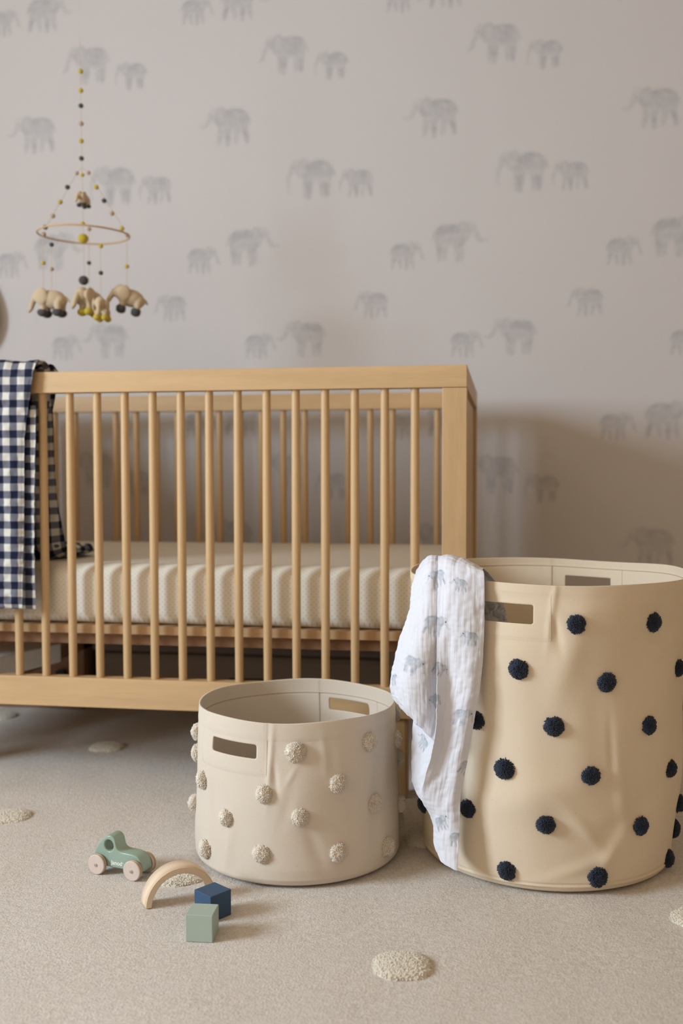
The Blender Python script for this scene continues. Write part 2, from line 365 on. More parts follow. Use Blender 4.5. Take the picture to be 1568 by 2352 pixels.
# rug with raised tufts ------------------------------------------------
def build_rug():
    root = empty('rug'); tag(root, 'cream wool rug with raised tufted spots covering the whole floor', 'rug')
    x0, x1, y0, y1 = -2.7, 1.6, -2.4, 0.90
    nx, ny = 400, 340
    xs = np.linspace(x0, x1, nx); ys = np.linspace(y0, y1, ny); X, Y = np.meshgrid(xs, ys)
    nz = SinNoise(40, 0.8, 9, 5); Z = 0.0007*nz(np.stack([X, Y], -1))
    V = np.stack([X, Y, Z-0.001], -1).reshape(-1, 3); Fc = grid_faces(ny, nx)
    rim = np.array([[x0, y0, -.011], [x1, y0, -.011], [x1, y1, -.011], [x0, y1, -.011]])
    from_np('pile', V, Fc, 'rug', root)
    # one tuft: a rounded-square mound of little wool loops
    def tuft_mesh(seed):
        r = np.random.RandomState(seed); bm = bmesh.new()
        ico = bmesh.new(); bmesh.ops.create_icosphere(ico, subdivisions=1, radius=1); iv = np.array([v.co[:] for v in ico.verts]); iF = np.array([[v.index for v in f.verts] for f in ico.faces]); ico.free()
        Vs, Fs = [], []
        # base mound
        ng = 26; g = np.linspace(-1, 1, ng); GX, GY = np.meshgrid(g, g)
        sq = np.maximum(0, 1-(np.abs(GX)**2.6+np.abs(GY)**2.6))
        GZ = 0.011*np.sqrt(sq)-0.002
        nv = 0
        Vs.append(np.stack([GX*.040, GY*.038, GZ], -1).reshape(-1, 3)); T = grid_faces(ng, ng); Fs.append(np.vstack([T[:, [0, 1, 2]], T[:, [0, 2, 3]]])); nv = ng*ng
        k = 0
        while k < 1400:
            x, y = r.uniform(-1, 1, 2); s = 1-(abs(x)**2.6+abs(y)**2.6)
            if s < 0: continue
            z = 0.011*sqrt(s)-0.002; R = r.uniform(.0010, .0017)
            q = r.normal(size=3)*.25+1
            Vs.append(iv*R*q+np.array([x*.0405, y*.0385, z-R*.45])+r.normal(size=3)*.0004); Fs.append(iF+nv); nv += len(iv); k += 1
        V = np.vstack(Vs); F3 = np.vstack(Fs)
        o = from_np('tuft', V, F3, 'tuft', None, True); return o
    protos = [tuft_mesh(11), tuft_mesh(12)]
    spots = [(-.060, -.672, 10), (-.450, -.430, 35), (-.862, -.205, 20), (-.865, .285, 5), (-.062, -.205, 15), (.362, -.462, 40), (-1.262, .53, 0), (-1.05, -.75, 12), (.80, -.66, 25), (.78, .18, 8), (-1.27, .05, 30), (-.47, .03, 10), (.33, .27, 20), (-.46, -1.0, 33), (.37, -.98, 15)]
    for i, (x, y, a) in enumerate(spots):
        o = protos[i] if i < 2 else protos[i % 2].copy()
        if i >= 2: COL.objects.link(o)
        o.parent = root; o.location = (x, y, 0); o.rotation_euler = (0, 0, radians(a)); o.scale = (1, 1.0, 1.0)
build_rug()

# ------------------------------------------------------------------ CRIB
CL, CD, CH = 1.372, 0.7543, 0.870
def build_crib():
    root = empty('crib', (0, 0, 0)); tag(root, 'light birch wooden crib with round spindles against the elephant wallpaper', 'crib')
    RH, TH = 0.0435, 0.034
    zr = CH-RH; zb0, zb1 = 0.1664, 0.2284
    for y in (0, CD-TH):
        box('top_rail', -CL, 0, y, y+TH, zr, CH, 'wood_x', root, .0012)
        box('bottom_rail', -CL+.0485, -.0485, y+.002, y+TH-.002, zb0, zb1, 'wood_x', root, .0012)
        for x in (-CL, -.048):
            box('corner_post', x, x+.048, y, y+TH, zb0, zr-.0008, 'wood_z', root, .0012)
    for x in (-CL, -TH):
        box('end_rail', x, x+TH, TH+.0005, CD-TH-.0005, zr, CH, 'wood_y', root, .0012)
        box('end_panel', x+.009, x+.025, TH, CD-TH, zb0, zr, 'wood_y', root, .0008)
    # spindles: slightly swelling round rods
    bm = bmesh.new(); seg = 20; N = 14; z0, z1 = zb1-.004, zr+.004; rings = []
    for i in range(N+1):
        t = i/N; r = 0.0084+0.0007*sin(pi*t); r *= 1.0
        rings.append([bm.verts.new((r*cos(2*pi*k/seg), r*sin(2*pi*k/seg), z0+(z1-z0)*t)) for k in range(seg)])
    for a, b in zip(rings, rings[1:]):
        for k in range(seg): bm.faces.new((a[k], a[(k+1) % seg], b[(k+1) % seg], b[k]))
    me = bpy.data.meshes.new('spindle'); bm.to_mesh(me); bm.free()
    for y, xs in ((TH/2, -.1029), (CD-TH/2, -.1055)):
        for k in range(20):
            x = xs-.0604*k
            if x < -CL+.06: break
            o = link('spindle', me, 'wood_z', root, k == 0); o.location = (x, y, 0)
    # mattress board on two bearers
    box('mattress_board', -CL+.04, -.04, .040, CD-.04, .3165, .3350, 'ply', root, .001)
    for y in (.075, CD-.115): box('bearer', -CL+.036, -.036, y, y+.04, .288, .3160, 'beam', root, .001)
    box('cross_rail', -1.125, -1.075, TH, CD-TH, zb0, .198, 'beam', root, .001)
    # four tapered legs
    for x in (-.117, -CL+.117-.048+.048):
        for y in (.012, CD-.060):
            bm = bmesh.new(); sgn = -1 if x > -.5 else 1
            x1 = x; x0 = x+sgn*.062; a, b = min(x0, x1), max(x0, x1)
            add_box(bm, a, b, y, y+.045, 0, zb0-.0005, .006)
            for v in bm.verts:
                if v.co.z < .08:
                    v.co.x = x1+(v.co.x-x1)*0.62; v.co.y = y+.0225+(v.co.y-y-.0225)*.8
            from_bm('leg', bm, 'wood_z', root)
    return root
build_crib()

def build_mattress():
    x0, x1, y0, y1, z0, z1 = -1.325, -.045, .042, .712, .3362, .4650
    # rounded box built as a lofted cross-section, quilting slack near the lower edge
    bm = bmesh.new(); add_box(bm, x0, x1, y0, y1, z0, z1); bmesh.ops.bevel(bm, geom=bm.edges[:], offset=.030, segments=6, affect='EDGES', profile=.5)
    for v in bm.verts:
        if v.co.z < z0+.012: pass
    root = from_bm('mattress', bm, 'sheet', None, True)
    tag(root, 'crib mattress in a cream sheet with tiny tan dots', 'mattress')
    bm = bmesh.new(); pts = [(x0+.02, y0-.001), (x1-.02, y0-.001)]
    return root
build_mattress()

# ------------------------------------------------------------------ BASKETS
def basket(name, c, H, rb, rt, band, holes, patches, creases, seed, mat, rootlabel, crush=0.0, piping=False, ripple=0.0012, bulge=0.0):
    root = empty(name, (c[0], c[1], 0)); tag(root, rootlabel, 'basket')
    NTh, NZ = 620, int(H/.0019)
    th = -pi+np.arange(NTh)/NTh*2*pi
    # keep hole edges on grid lines
    zs = np.linspace(0, H, NZ)
    prof = [(0.0, .0035), (rb*.5, .0030), (rb-.016, .0028)]
    for k in range(5): a = k/4*pi/2; prof.append((rb-.012+.012*sin(a), .012-.0095*cos(a)))
    body = zs[zs > .013]
    T, Z = np.meshgrid(th, body)
    n1 = SinNoise(26, 2.5, 10, seed, 3)
    def radius(T, Z):
        r = rb+(rt-rb)*Z/H+bulge*np.sin(pi*np.clip(Z/H, 0, 1))
        P = np.stack([np.cos(T)*.18, np.sin(T)*.18, Z*.8], -1)
        r = r+ripple*n1(P)*np.clip(Z/.03, 0, 1)*np.clip((H-Z)/.04, .25, 1)
        for (t0, z0, ang, ln, wd, amp) in creases:
            dt = (T-radians(t0)+pi) % (2*pi)-pi; u = dt*rb; v = Z-z0; a = radians(ang)
            al = u*cos(a)+v*sin(a); ac = -u*sin(a)+v*cos(a)
            r = r+amp*np.exp(-(al/ln)**2-(ac/wd)**2)
        sm = lambda d, w=.0010: np.clip(.5+d/(2*w), 0, 1)
        r = r+.0009*sm(Z-(H-band))                       # folded hem
        r = r-.0007*np.exp(-((Z-(H-band+.002))/.0010)**2)
        for (a0, a1, zl) in patches:
            m = sm((T-radians(a0))*rb)*sm((radians(a1)-T)*rb)*sm(Z-zl)
            r = r+.0010*m
            for (dd) in (T-radians(a0), radians(a1)-T):
                r = r-.0005*np.exp(-((dd*rb-.003)/.0009)**2)*sm(Z-zl)
            r = r-.0005*np.exp(-((Z-zl-.003)/.0009)**2)*sm((T-radians(a0))*rb)*sm((radians(a1)-T)*rb)
        if piping: r = r-.0022*np.exp(-((Z-.0165)/.0016)**2)+.0015*np.exp(-((Z-.010)/.005)**2)
        return r
    # rim height waviness
    zw = lambda T, Z: Z+(crush*np.sin(3*T+1.0)+.0012*np.sin(5*T))*np.clip(Z/H, 0, 1)**6
    # snap vertices to the rounded-rectangle outline of the holes
    Tm, Zm = T.copy(), Z.copy(); inside_all = np.zeros_like(T, dtype=bool)
    for (a0, a1, z0, z1, rc) in holes:
        ac, zc = radians((a0+a1)/2), (z0+z1)/2; hw = radians(a1-a0)/2*rt; hh = (z1-z0)/2
        X = (Tm-ac)*rt; Yy = Zm-zc
        def sdf(X, Yy):
            qx = np.abs(X)-(hw-rc); qy = np.abs(Yy)-(hh-rc)
            return np.hypot(np.maximum(qx, 0), np.maximum(qy, 0))+np.minimum(np.maximum(qx, qy), 0)-rc
        d = sdf(X, Yy); e = 1e-5
        gx = (sdf(X+e, Yy)-d)/e; gy = (sdf(X, Yy+e)-d)/e; near = np.abs(d) < .00125
        Tm = np.where(near, Tm-d*gx/rt, Tm); Zm = np.where(near, Zm-d*gy, Zm)
        inside_all |= (d < -.0011)
        edge = near
        # a face goes if its centre is inside
        holes_sdf = sdf
        fcx = .25*(Tm[:-1, :]+np.roll(Tm, -1, 1)[:-1, :]+Tm[1:, :]+np.roll(Tm, -1, 1)[1:, :]); fcz = .5*(Zm[:-1, :]+Zm[1:, :])
        k = sdf((fcx-ac)*rt, fcz-zc) < 0
        try: kill |= k
        except NameError: kill = k
    R = radius(Tm, Zm); Zf = zw(Tm, Zm)
    V = [np.stack([R*np.cos(Tm), R*np.sin(Tm), Zf], -1).reshape(-1, 3)]
    Fq = grid_faces(len(body), NTh, True).reshape(len(body)-1, NTh, 4)
    Fq = Fq[~kill]
    nb = len(body)*NTh
    # base rings
    rows = []
    for (rr, zz) in prof[1:]:
        rows.append(np.stack([rr*np.cos(th), rr*np.sin(th), np.full(NTh, zz)], -1))
    V.append(np.vstack(rows)); V.append(np.array([[0, 0, .0035]]))
    m = len(prof)-1
    Fb = grid_faces(m, NTh, True, nb)
    j = np.arange(NTh); jn = (j+1) % NTh
    Fj = np.stack([nb+(m-1)*NTh+j, nb+(m-1)*NTh+jn, jn, j], -1)
    Fc = np.stack([np.full(NTh, nb+m*NTh), nb+jn, nb+j, nb+j], -1)
    F = np.vstack([Fq, Fb, Fj]); Vv = np.vstack(V)
    body_o = from_np('body', Vv, F, mat, root)
    me = body_o.data
    bm = bmesh.new(); bm.from_mesh(me); bm.verts.ensure_lookup_table()
    cv = bm.verts[nb+m*NTh]
    for a, b in zip(j, jn): bm.faces.new((cv, bm.verts[nb+b], bm.verts[nb+a]))
    for v in [v for v in bm.verts if not v.link_faces]: bm.verts.remove(v)
    bmesh.ops.recalc_face_normals(bm, faces=bm.faces)
    up = max(bm.faces, key=lambda f: abs(f.normal.x)); 
    if up.normal.dot(Vector((up.calc_center_median().x, up.calc_center_median().y, 0))) < 0: bmesh.ops.reverse_faces(bm, faces=bm.faces)
    bm.to_mesh(me); bm.free()
    me.polygons.foreach_set('use_smooth', [True]*len(me.polygons))
    sol = body_o.modifiers.new('cloth', 'SOLIDIFY'); sol.thickness = .0032; sol.offset = -1; sol.use_even_offset = False
    sb_ = bmesh.new(); so_ = bmesh.new()
    def seam(pts, side, w=.00045):
        P = []
        for (t, z) in pts:
            T1, Z1 = np.array([t]), np.array([z]); r_ = float(radius(T1, Z1)[0]); r_ = r_-.0033 if side < 0 else r_+.0001
            P.append(Vector((r_*cos(t), r_*sin(t), float(zw(T1, Z1)[0]))))
        for a, b in zip(P, P[1:]): add_cyl(sb_ if side < 0 else so_, a, b, w, w, 5, False)
    hz = H-band+.002
    for side in (-1, 1):
        if side < 0: seam([(2*pi*k/90, hz) for k in range(91)], side, .0006)
        for (a0, a1, zl) in patches:
            A0, A1 = radians(a0), radians(a1); n_ = 12
            seam([(A0, hz-(hz-zl)*k/n_) for k in range(n_+1)], side, .0006 if side < 0 else .0003)
            seam([(A1, hz-(hz-zl)*k/n_) for k in range(n_+1)], side, .0006 if side < 0 else .0003)
            if side > 0: seam([(A0+(A1-A0)*k/n_, zl+.003) for k in range(n_+1)], side, .0003)
    tag(from_bm('inner_seam', sb_, 'stitch', root), kind='stuff'); tag(from_bm('stitching', so_, 'canvas_a', root), kind='stuff')
    def surf(tdeg, z):
        t = np.array([radians(tdeg)]); zz = np.array([z]); r = float(radius(t, zz)[0]); return r*cos(t[0]), r*sin(t[0]), z
    return root, surf

def pompom_mesh(seed, R=.0172, n=1000):
    r = np.random.RandomState(seed); Vs, Fs = [], []; nv = 0
    lump = SinNoise(8, 40, 90, seed+50, 3)
    for i in range(n):
        d = r.normal(size=3); d /= np.linalg.norm(d)
        if d[2] < -.15: d[2] = -d[2]
        L = R*(1-.09*abs(lump((d*R)[None])[0]))*r.uniform(.93, 1.02)
        up = np.cross(d, r.normal(size=3)); up /= np.linalg.norm(up); sd = np.cross(d, up)
        w = r.uniform(.0006, .0010); cv = r.normal(size=2)*.0016
        sgn = [(.35, .5), (.7, 1.0), (1.0, .85)]
        for t, ww in sgn:
            cpt = d*L*t+(up*cv[0]+sd*cv[1])*t*t
            for k in range(3):
                a = 2*pi*k/3; Vs.append(cpt+(up*cos(a)+sd*sin(a))*w*ww)
        for s in range(2):
            for k in range(3):
                a, b = nv+s*3+k, nv+s*3+(k+1) % 3; Fs.append((a, b, b+3)); Fs.append((a, b+3, a+3))
        Fs.append((nv+6, nv+7, nv+8)); nv += 9
    ib = bmesh.new(); bmesh.ops.create_icosphere(ib, subdivisions=2, radius=R*.80)
    for v in ib.verts: Vs.append(np.array(v.co[:]))
    for f in ib.faces: Fs.append(tuple(nv+v.index for v in f.verts))
    ib.free()
    V = np.array(Vs); V[:, 2] = np.maximum(V[:, 2]*.86, -.0005)
    return V, np.array(Fs)
POM = {}
def pompoms(root, surf, spots, mat, scale=1.0):
    if mat not in POM:
        POM[mat] = []
        for s in (1, 2, 3, 4):
            V, F = pompom_mesh(s+(10 if mat == 'yarn_navy' else 0)); o = from_np('pompom', V, F, mat, None, False); POM[mat].append(o.data); bpy.data.objects.remove(o)
    for i, (t, z) in enumerate(spots):
        x, y, zz = surf(t, z); e = 1.0
        o = bpy.data.objects.new('pompom', POM[mat][i % 4]); COL.objects.link(o); o.parent = root
        nrm = Vector((cos(radians(t)), sin(radians(t)), 0)); q = nrm.to_track_quat('Z', 'Y')
        rr = random.Random(i*7+3); k = scale*rr.uniform(.93, 1.07)
        o.rotation_mode = 'QUATERNION'; o.rotation_quaternion = q @ Vector((0, 0, 1)).rotation_difference(Vector((0, 0, 1))) @ Matrix.Rotation(rr.uniform(0, 6.28), 4, 'Z').to_quaternion()
        o.location = Vector((x, y, zz))-nrm*.001; o.scale = (k*rr.uniform(.92, 1.05), k, k*rr.uniform(.85, 1.05))

small_holes = [(-131.8, -100.8, .2055, .2285, .004), (50.2, 80.6, .2070, .2300, .004)]
small_patch = [(-143, -95, .180), (41, 87.2, .182)]
small_cr = [(-93, .20, 86, .055, .005, .0028), (-90, .172, 96, .022, .005, -.0022), (-84, .13, 75, .03, .010, -.0014), (-82, .18, 60, .02, .005, .0012), (-55, .17, 100, .04, .010, .0014), (-30, .15, 80, .09, .016, -.0035), (-130, .12, 95, .05, .010, -.0018),
            (-140, .19, 115, .03, .004, .0016), (-118, .06, 80, .05, .012, .0020), (-70, .07, 110, .05, .012, -.0022), (-150, .15, 80, .06, .01, .002), (-64, .21, 95, .03, .008, .002)]
sb, surf_s = basket('storage_basket', (-.283, -.276), .265, .178, .1695, .028, small_holes, small_patch, small_cr, 21, 'canvas_a',
                    'low round cream canvas basket dotted with cream pompoms, standing empty in front of the crib', ripple=.0013, bulge=.002)
S_P = [(-164, .2127), (-167, .1734), (-142.8, .1479), (-164, .0875), (-119.6, .1018), (-137.9, .0363), (-96.0, .1519), (-79.6, .2195), (-97.3, .0554), (-77.3, .1168), (-57.1, .1656), (-36.2, .2226), (-57.4, .0544), (-32.5, .1181), (-22.8, .0376), (0.0, .2011), (14, .2366), (14, .1564), (4, .0841), (18, .040),
       (35, .10), (45, .18), (60, .06), (75, .13), (95, .20), (100, .07), (120, .14), (135, .22), (140, .06), (160, .13), (175, .05)]
pompoms(sb, surf_s, S_P, 'yarn_cream')

large_holes = [(-119.5, -96.8, .4295, .4590, .003), (56.4, 78.6, .4285, .4575, .003)]
large_patch = [(-126, -90.6, .405), (50.2, 84.9, .405)]
large_cr = [(-90, .455, 84, .05, .005, .0030), (-88.5, .42, 100, .03, .006, -.0030), (-84, .38, 75, .08, .02, .004), (-72, .27, 95, .10, .025, -.003), (-60, .15, 100, .07, .012, .0030), (-75, .10, 130, .06, .012, .0035), (-95, .16, 20, .08, .03, .004), (-65, .06, 60, .06, .012, .0030),
            (-55, .12, 35, .08, .02, -.004), (-40, .2, 90, .12, .03, .003), (-66, .23, 95, .05, .006, -.0018), (-100, .25, 95, .15, .03, .003), (-80, .04, 20, .07, .01, .002)]
lb, surf_l = basket('laundry_basket', (.146, -.195), .490, .215, .238, .017, large_holes, large_patch, large_cr, 33, 'canvas_b',
                    'tall round beige canvas hamper dotted with navy pompoms, white elephant blanket over its rim', crush=.002, piping=True, ripple=.0020, bulge=.004)
L_P = [(-81.6, .4315), (-47.3, .4272), (-102.0, .3596), (-69.0, .3397), (-28.4, .3448), (-89.1, .2721), (-49.2, .265), (-107.8, .1988), (-74.4, .1938), (-32.9, .1832), (-125.0, .1204), (-91.8, .1153), (-50.2, .1023), (-107.6, .0325), (-70.2, .0296), (-24, .0215), (-162, .0860), (-120.1, .2695), (-8.5, .2729), (-13, .1029), (-9, .0538),
       (-140, .19), (-150, .30), (-4, .42), (10, .20), (15, .34), (30, .10), (40, .28), (60, .18), (75, .35), (90, .08), (100, .26), (120, .16), (135, .38), (150, .10), (160, .24), (178, .36)]
pompoms(lb, surf_l, L_P, 'yarn_navy', .98)

# ------------------------------------------------------------------ toys
def build_car():
    prof = [(0, 2), (0, 18.6), (3.7, 28.3), (12.2, 39.5), (21.5, 48.2), (28.1, 51.8), (33.7, 51.6), (39.4, 48.2), (42.4, 43), (43.9, 36.4), (46, 31.4), (50, 28.4), (56.2, 27.3), (70.3, 27), (81, 25.5), (87.6, 22), (92.3, 15), (94.7, 7), (94.9, 1), (93, 0), (2, 0)]
    cu = bpy.data.curves.new('body', 'CURVE'); cu.dimensions = '2D'; cu.fill_mode = 'BOTH'; cu.extrude = .0115; cu.bevel_depth = .0024; cu.bevel_resolution = 4; cu.resolution_u = 6
    cu.offset = -.0024
    def spl(pts):
        s = cu.splines.new('BEZIER'); s.bezier_points.add(len(pts)-1); s.use_cyclic_u = True
        n = len(pts)
        for i, p in enumerate(pts):
            b = s.bezier_points[i]; b.co = (p[0], p[1], 0)
            pp, nn = pts[(i-1) % n], pts[(i+1) % n]; t = Vector((nn[0]-pp[0], nn[1]-pp[1], 0)); t.normalize()
            da = math.dist(p, pp)/3; db = math.dist(p, nn)/3
            b.handle_left = Vector((p[0], p[1], 0))-t*da; b.handle_right = Vector((p[0], p[1], 0))+t*db
    spl([(a*.001, b*.001) for a, b in prof])
    spl([(.0295+.0085*cos(-2*pi*k/8), .0352+.0093*sin(-2*pi*k/8)) for k in range(8)])
    tmp = bpy.data.objects.new('tmp', cu); COL.objects.link(tmp)
    dg = bpy.context.evaluated_depsgraph_get(); me = bpy.data.meshes.new_from_object(tmp.evaluated_get(dg)); bpy.data.objects.remove(tmp)
    me.transform(Matrix.Rotation(pi/2, 4, 'X'))          # profile x-z, thickness along y
    root = empty('toy_car'); tag(root, 'small sage green wooden toy car with pale wooden wheels on the rug', 'toy car')
    me.materials.clear()
    b = link('body', me, 'car_green', root); b.location = (0, 0, .0130)
    me.polygons.foreach_set('use_smooth', [False]*len(me.polygons))
    try: me.set_sharp_from_angle(angle=radians(40)); me.polygons.foreach_set('use_smooth', [True]*len(me.polygons))
    except Exception: pass
    R = .0168; W = .0085
    for x in (.0105, .0805):
        for s in (-1, 1):
            bm = bmesh.new(); seg = 48; y0 = s*.0155
            prof2 = [(0, 0), (R-.0016, 0), (R-.0003, .0012), (R, .0028), (R-.0008, .0040), (R-.0020, .0046), (R-.0008, .0052), (R, .0062), (R-.0004, W-.001), (R-.0016, W), (0, W)]
            rings = []
            for (rr, yy) in prof2:
                if rr == 0: rings.append([bm.verts.new((0, s*yy, 0))]*seg)
                else: rings.append([bm.verts.new((rr*cos(2*pi*k/seg), s*yy, rr*sin(2*pi*k/seg))) for k in range(seg)])
            for a, c in zip(rings, rings[1:]):
                for k in range(seg):
                    vs = []
                    for v in (a[k], a[(k+1) % seg], c[(k+1) % seg], c[k]):
                        if v not in vs: vs.append(v)
                    if len(vs) > 2: bm.faces.new(vs)
            bmesh.ops.recalc_face_normals(bm, faces=bm.faces)
            for f in bm.faces: f.material_index = 0 if abs(f.normal.y) > .7 else 1
            me2 = bpy.data.meshes.new('wheel'); bm.to_mesh(me2); bm.free(); me2.materials.append(M['wheel']); me2.materials.append(M['wheel_rim'])
            wh = link('wheel', me2, None, root); wh.location = (x, y0, R)
            bm = bmesh.new(); add_cyl(bm, (0, s*(W-.003), 0), (0, s*(W+.0022), 0), .0031, .0027, 20)
            bmesh.ops.bevel(bm, geom=[e for e in bm.edges if all(abs(v.co.y) > W+.001 for v in e.verts)], offset=.0008, segments=3, affect='EDGES')
            pn = from_bm('axle_pin', bm, 'steel', wh); tag(pn, 'metal axle pin')
    fc = bpy.data.curves.new('txt', 'FONT'); fc.body = 'Janod'; fc.size = .0088; fc.extrude = .00012; fc.space_character = 1.02; fc.offset = .00015
    t = bpy.data.objects.new('txt', fc); COL.objects.link(t); dg = bpy.context.evaluated_depsgraph_get(); tm = bpy.data.meshes.new_from_object(t.evaluated_get(dg)); bpy.data.objects.remove(t)
    # the registered mark is printed smaller
    xs = [v.co.x for v in tm.vertices]; w0 = max(xs)
    tm.transform(Matrix.Rotation(pi/2, 4, 'X')); tm.materials.clear()
    lt = link('lettering', tm, 'white_print', root); k = .0212/w0; lt.scale = (k, 1, k); lt.location = (.0340, -.01405, .0130+.0052); tag(lt, 'white printed lettering')
    # the small registered mark: an R inside a ring
    fr = bpy.data.curves.new('r', 'FONT'); fr.body = 'R'; fr.size = .0020; fr.extrude = .0001; fr.align_x = 'CENTER'; fr.offset = .00005
    t = bpy.data.objects.new('r', fr); COL.objects.link(t); dg = bpy.context.evaluated_depsgraph_get(); rm = bpy.data.meshes.new_from_object(t.evaluated_get(dg)); bpy.data.objects.remove(t)
    bm = bmesh.new(); bm.from_mesh(rm)
    for v in bm.verts: v.co.y -= .0007
    n_ = 28; rg = [[bm.verts.new((q*cos(2*pi*i/n_), q*sin(2*pi*i/n_), .0001)) for i in range(n_)] for q in (.00122, .00142)]
    for i in range(n_): bm.faces.new((rg[0][i], rg[0][(i+1) % n_], rg[1][(i+1) % n_], rg[1][i]))
    bm.to_mesh(rm); bm.free(); rm.transform(Matrix.Rotation(pi/2, 4, 'X')); rm.materials.clear()
    o2 = link('registered_mark', rm, 'white_print', root); o2.location = (.0340+.0212+.0018, -.01405, .0130+.0052+.0044)
    return root
car = build_car(); car.location = (-.5925, -.418, .0); car.rotation_euler = (0, 0, radians(-14.5))

def build_arch():
    R0, R1, D = .0455, .0560, .031; seg = 56
    bm = bmesh.new(); fr = []
    prof = [(R1, 0), (R1, D), (R0, D), (R0, 0)]
    rings = [[bm.verts.new((r*cos(pi*k/seg), y, r*sin(pi*k/seg))) for (r, y) in prof] for k in range(seg+1)]
    for a, b in zip(rings, rings[1:]):
        for k in range(4):
            f = bm.faces.new((a[k], a[(k+1) % 4], b[(k+1) % 4], b[k])); f.material_index = 1 if k == 3 else 0
            if k in (0, 2): f.smooth = True
    bm.faces.new(rings[0][::-1]); bm.faces.new(rings[-1])
    bmesh.ops.recalc_face_normals(bm, faces=bm.faces)
    es = [e for e in bm.edges if len(e.link_faces) == 2 and e.calc_face_angle() > 1.2]
    bmesh.ops.bevel(bm, geom=es, offset=.0012, segments=2, affect='EDGES')
    me = bpy.data.meshes.new('wooden_arch'); bm.to_mesh(me); bm.free(); me.materials.append(M['arch']); me.materials.append(M['arch'])
    o = link('toy_arch', me, None); tag(o, 'pale natural wooden toy arch beside the blue cube', 'toy block'); return o
arch = build_arch(); p = onZ(334, 2089, 0); A_ = radians(33); arch.location = (p[0]+.056*cos(A_), p[1]+.056*sin(A_), .0); arch.rotation_euler = (0, 0, A_)

def cube(name, mat, s, label, loc, rz):
    bm = bmesh.new(); add_box(bm, -s/2, s/2, -s/2, s/2, 0, s, .0009); o = from_bm(name, bm, mat); o.location = loc; o.rotation_euler = (0, 0, rz)
    return tag(o, label, 'toy block', 'wooden toy cubes')
a, b = onZ(427, 2163, 0), onZ(487, 2166, 0); yw = atan2(b[1]-a[1], b[0]-a[0]); S1 = .039
cen = (a+b)/2+np.array([-sin(yw), cos(yw), 0])*S1/2
cube('toy_block', 'sage', S1, 'pale sage green wooden cube, in front of the blue cube', (cen[0], cen[1], 0), yw)
pl, pn, pr = onZ(448, 2043, .039), onZ(481, 2060.5, .039), onZ(528.5, 2042, .039); yw2 = atan2(pr[1]-pn[1], pr[0]-pn[0])
cen2 = (pl+pr)/2
cube('toy_block', 'blue', .039, 'dark blue wooden cube behind the sage green cube', (cen2[0], cen2[1], 0), yw2)

# ------------------------------------------------------------------ cloth helpers
def catmull(P, t):
    # P: (n, ...) control rows, t in [0, n-1]
    n = len(P); t = np.clip(t, 0, n-1-1e-9); i = np.floor(t).astype(int); f = (t-i)
    g = lambda k: P[np.clip(k, 0, n-1)]
    sh = (-1,)+(1,)*(P.ndim-1); f = f.reshape(sh)
    p0, p1, p2, p3 = g(i-1), g(i), g(i+1), g(i+2)
    p0 = np.where((i == 0).reshape(sh), 2*p1-p2, p0); p3 = np.where((i >= n-2).reshape(sh), 2*p2-p1, p3)
    return .5*((2*p1)+(-p0+p2)*f+(2*p0-5*p1+4*p2-p3)*f*f+(-p0+3*p1-3*p2+p3)*f**3)
def loft(rows, nu, nv):
    P = np.array(rows)                                   # rows x cols x 3
    A = catmull(P, np.linspace(0, len(P)-1, nv)); B = catmull(A.transpose(1, 0, 2), np.linspace(0, A.shape[1]-1, nu)).transpose(1, 0, 2)
    return B
def normals(G):
    du = np.gradient(G, axis=1); dv = np.gradient(G, axis=0); n = np.cross(du, dv); return n/np.maximum(np.linalg.norm(n, axis=2, keepdims=True), 1e-9)
def metric(G):
    u = np.concatenate([np.zeros((G.shape[0], 1)), np.cumsum(np.linalg.norm(np.diff(G, axis=1), axis=2), 1)], 1)
    v = np.concatenate([np.zeros((1, G.shape[1])), np.cumsum(np.linalg.norm(np.diff(G, axis=0), axis=2), 0)], 0)
    u = u-u[:, -1:]                                      # measured from the right edge
    v = v.mean(1, keepdims=True)+0*u
    return u, v

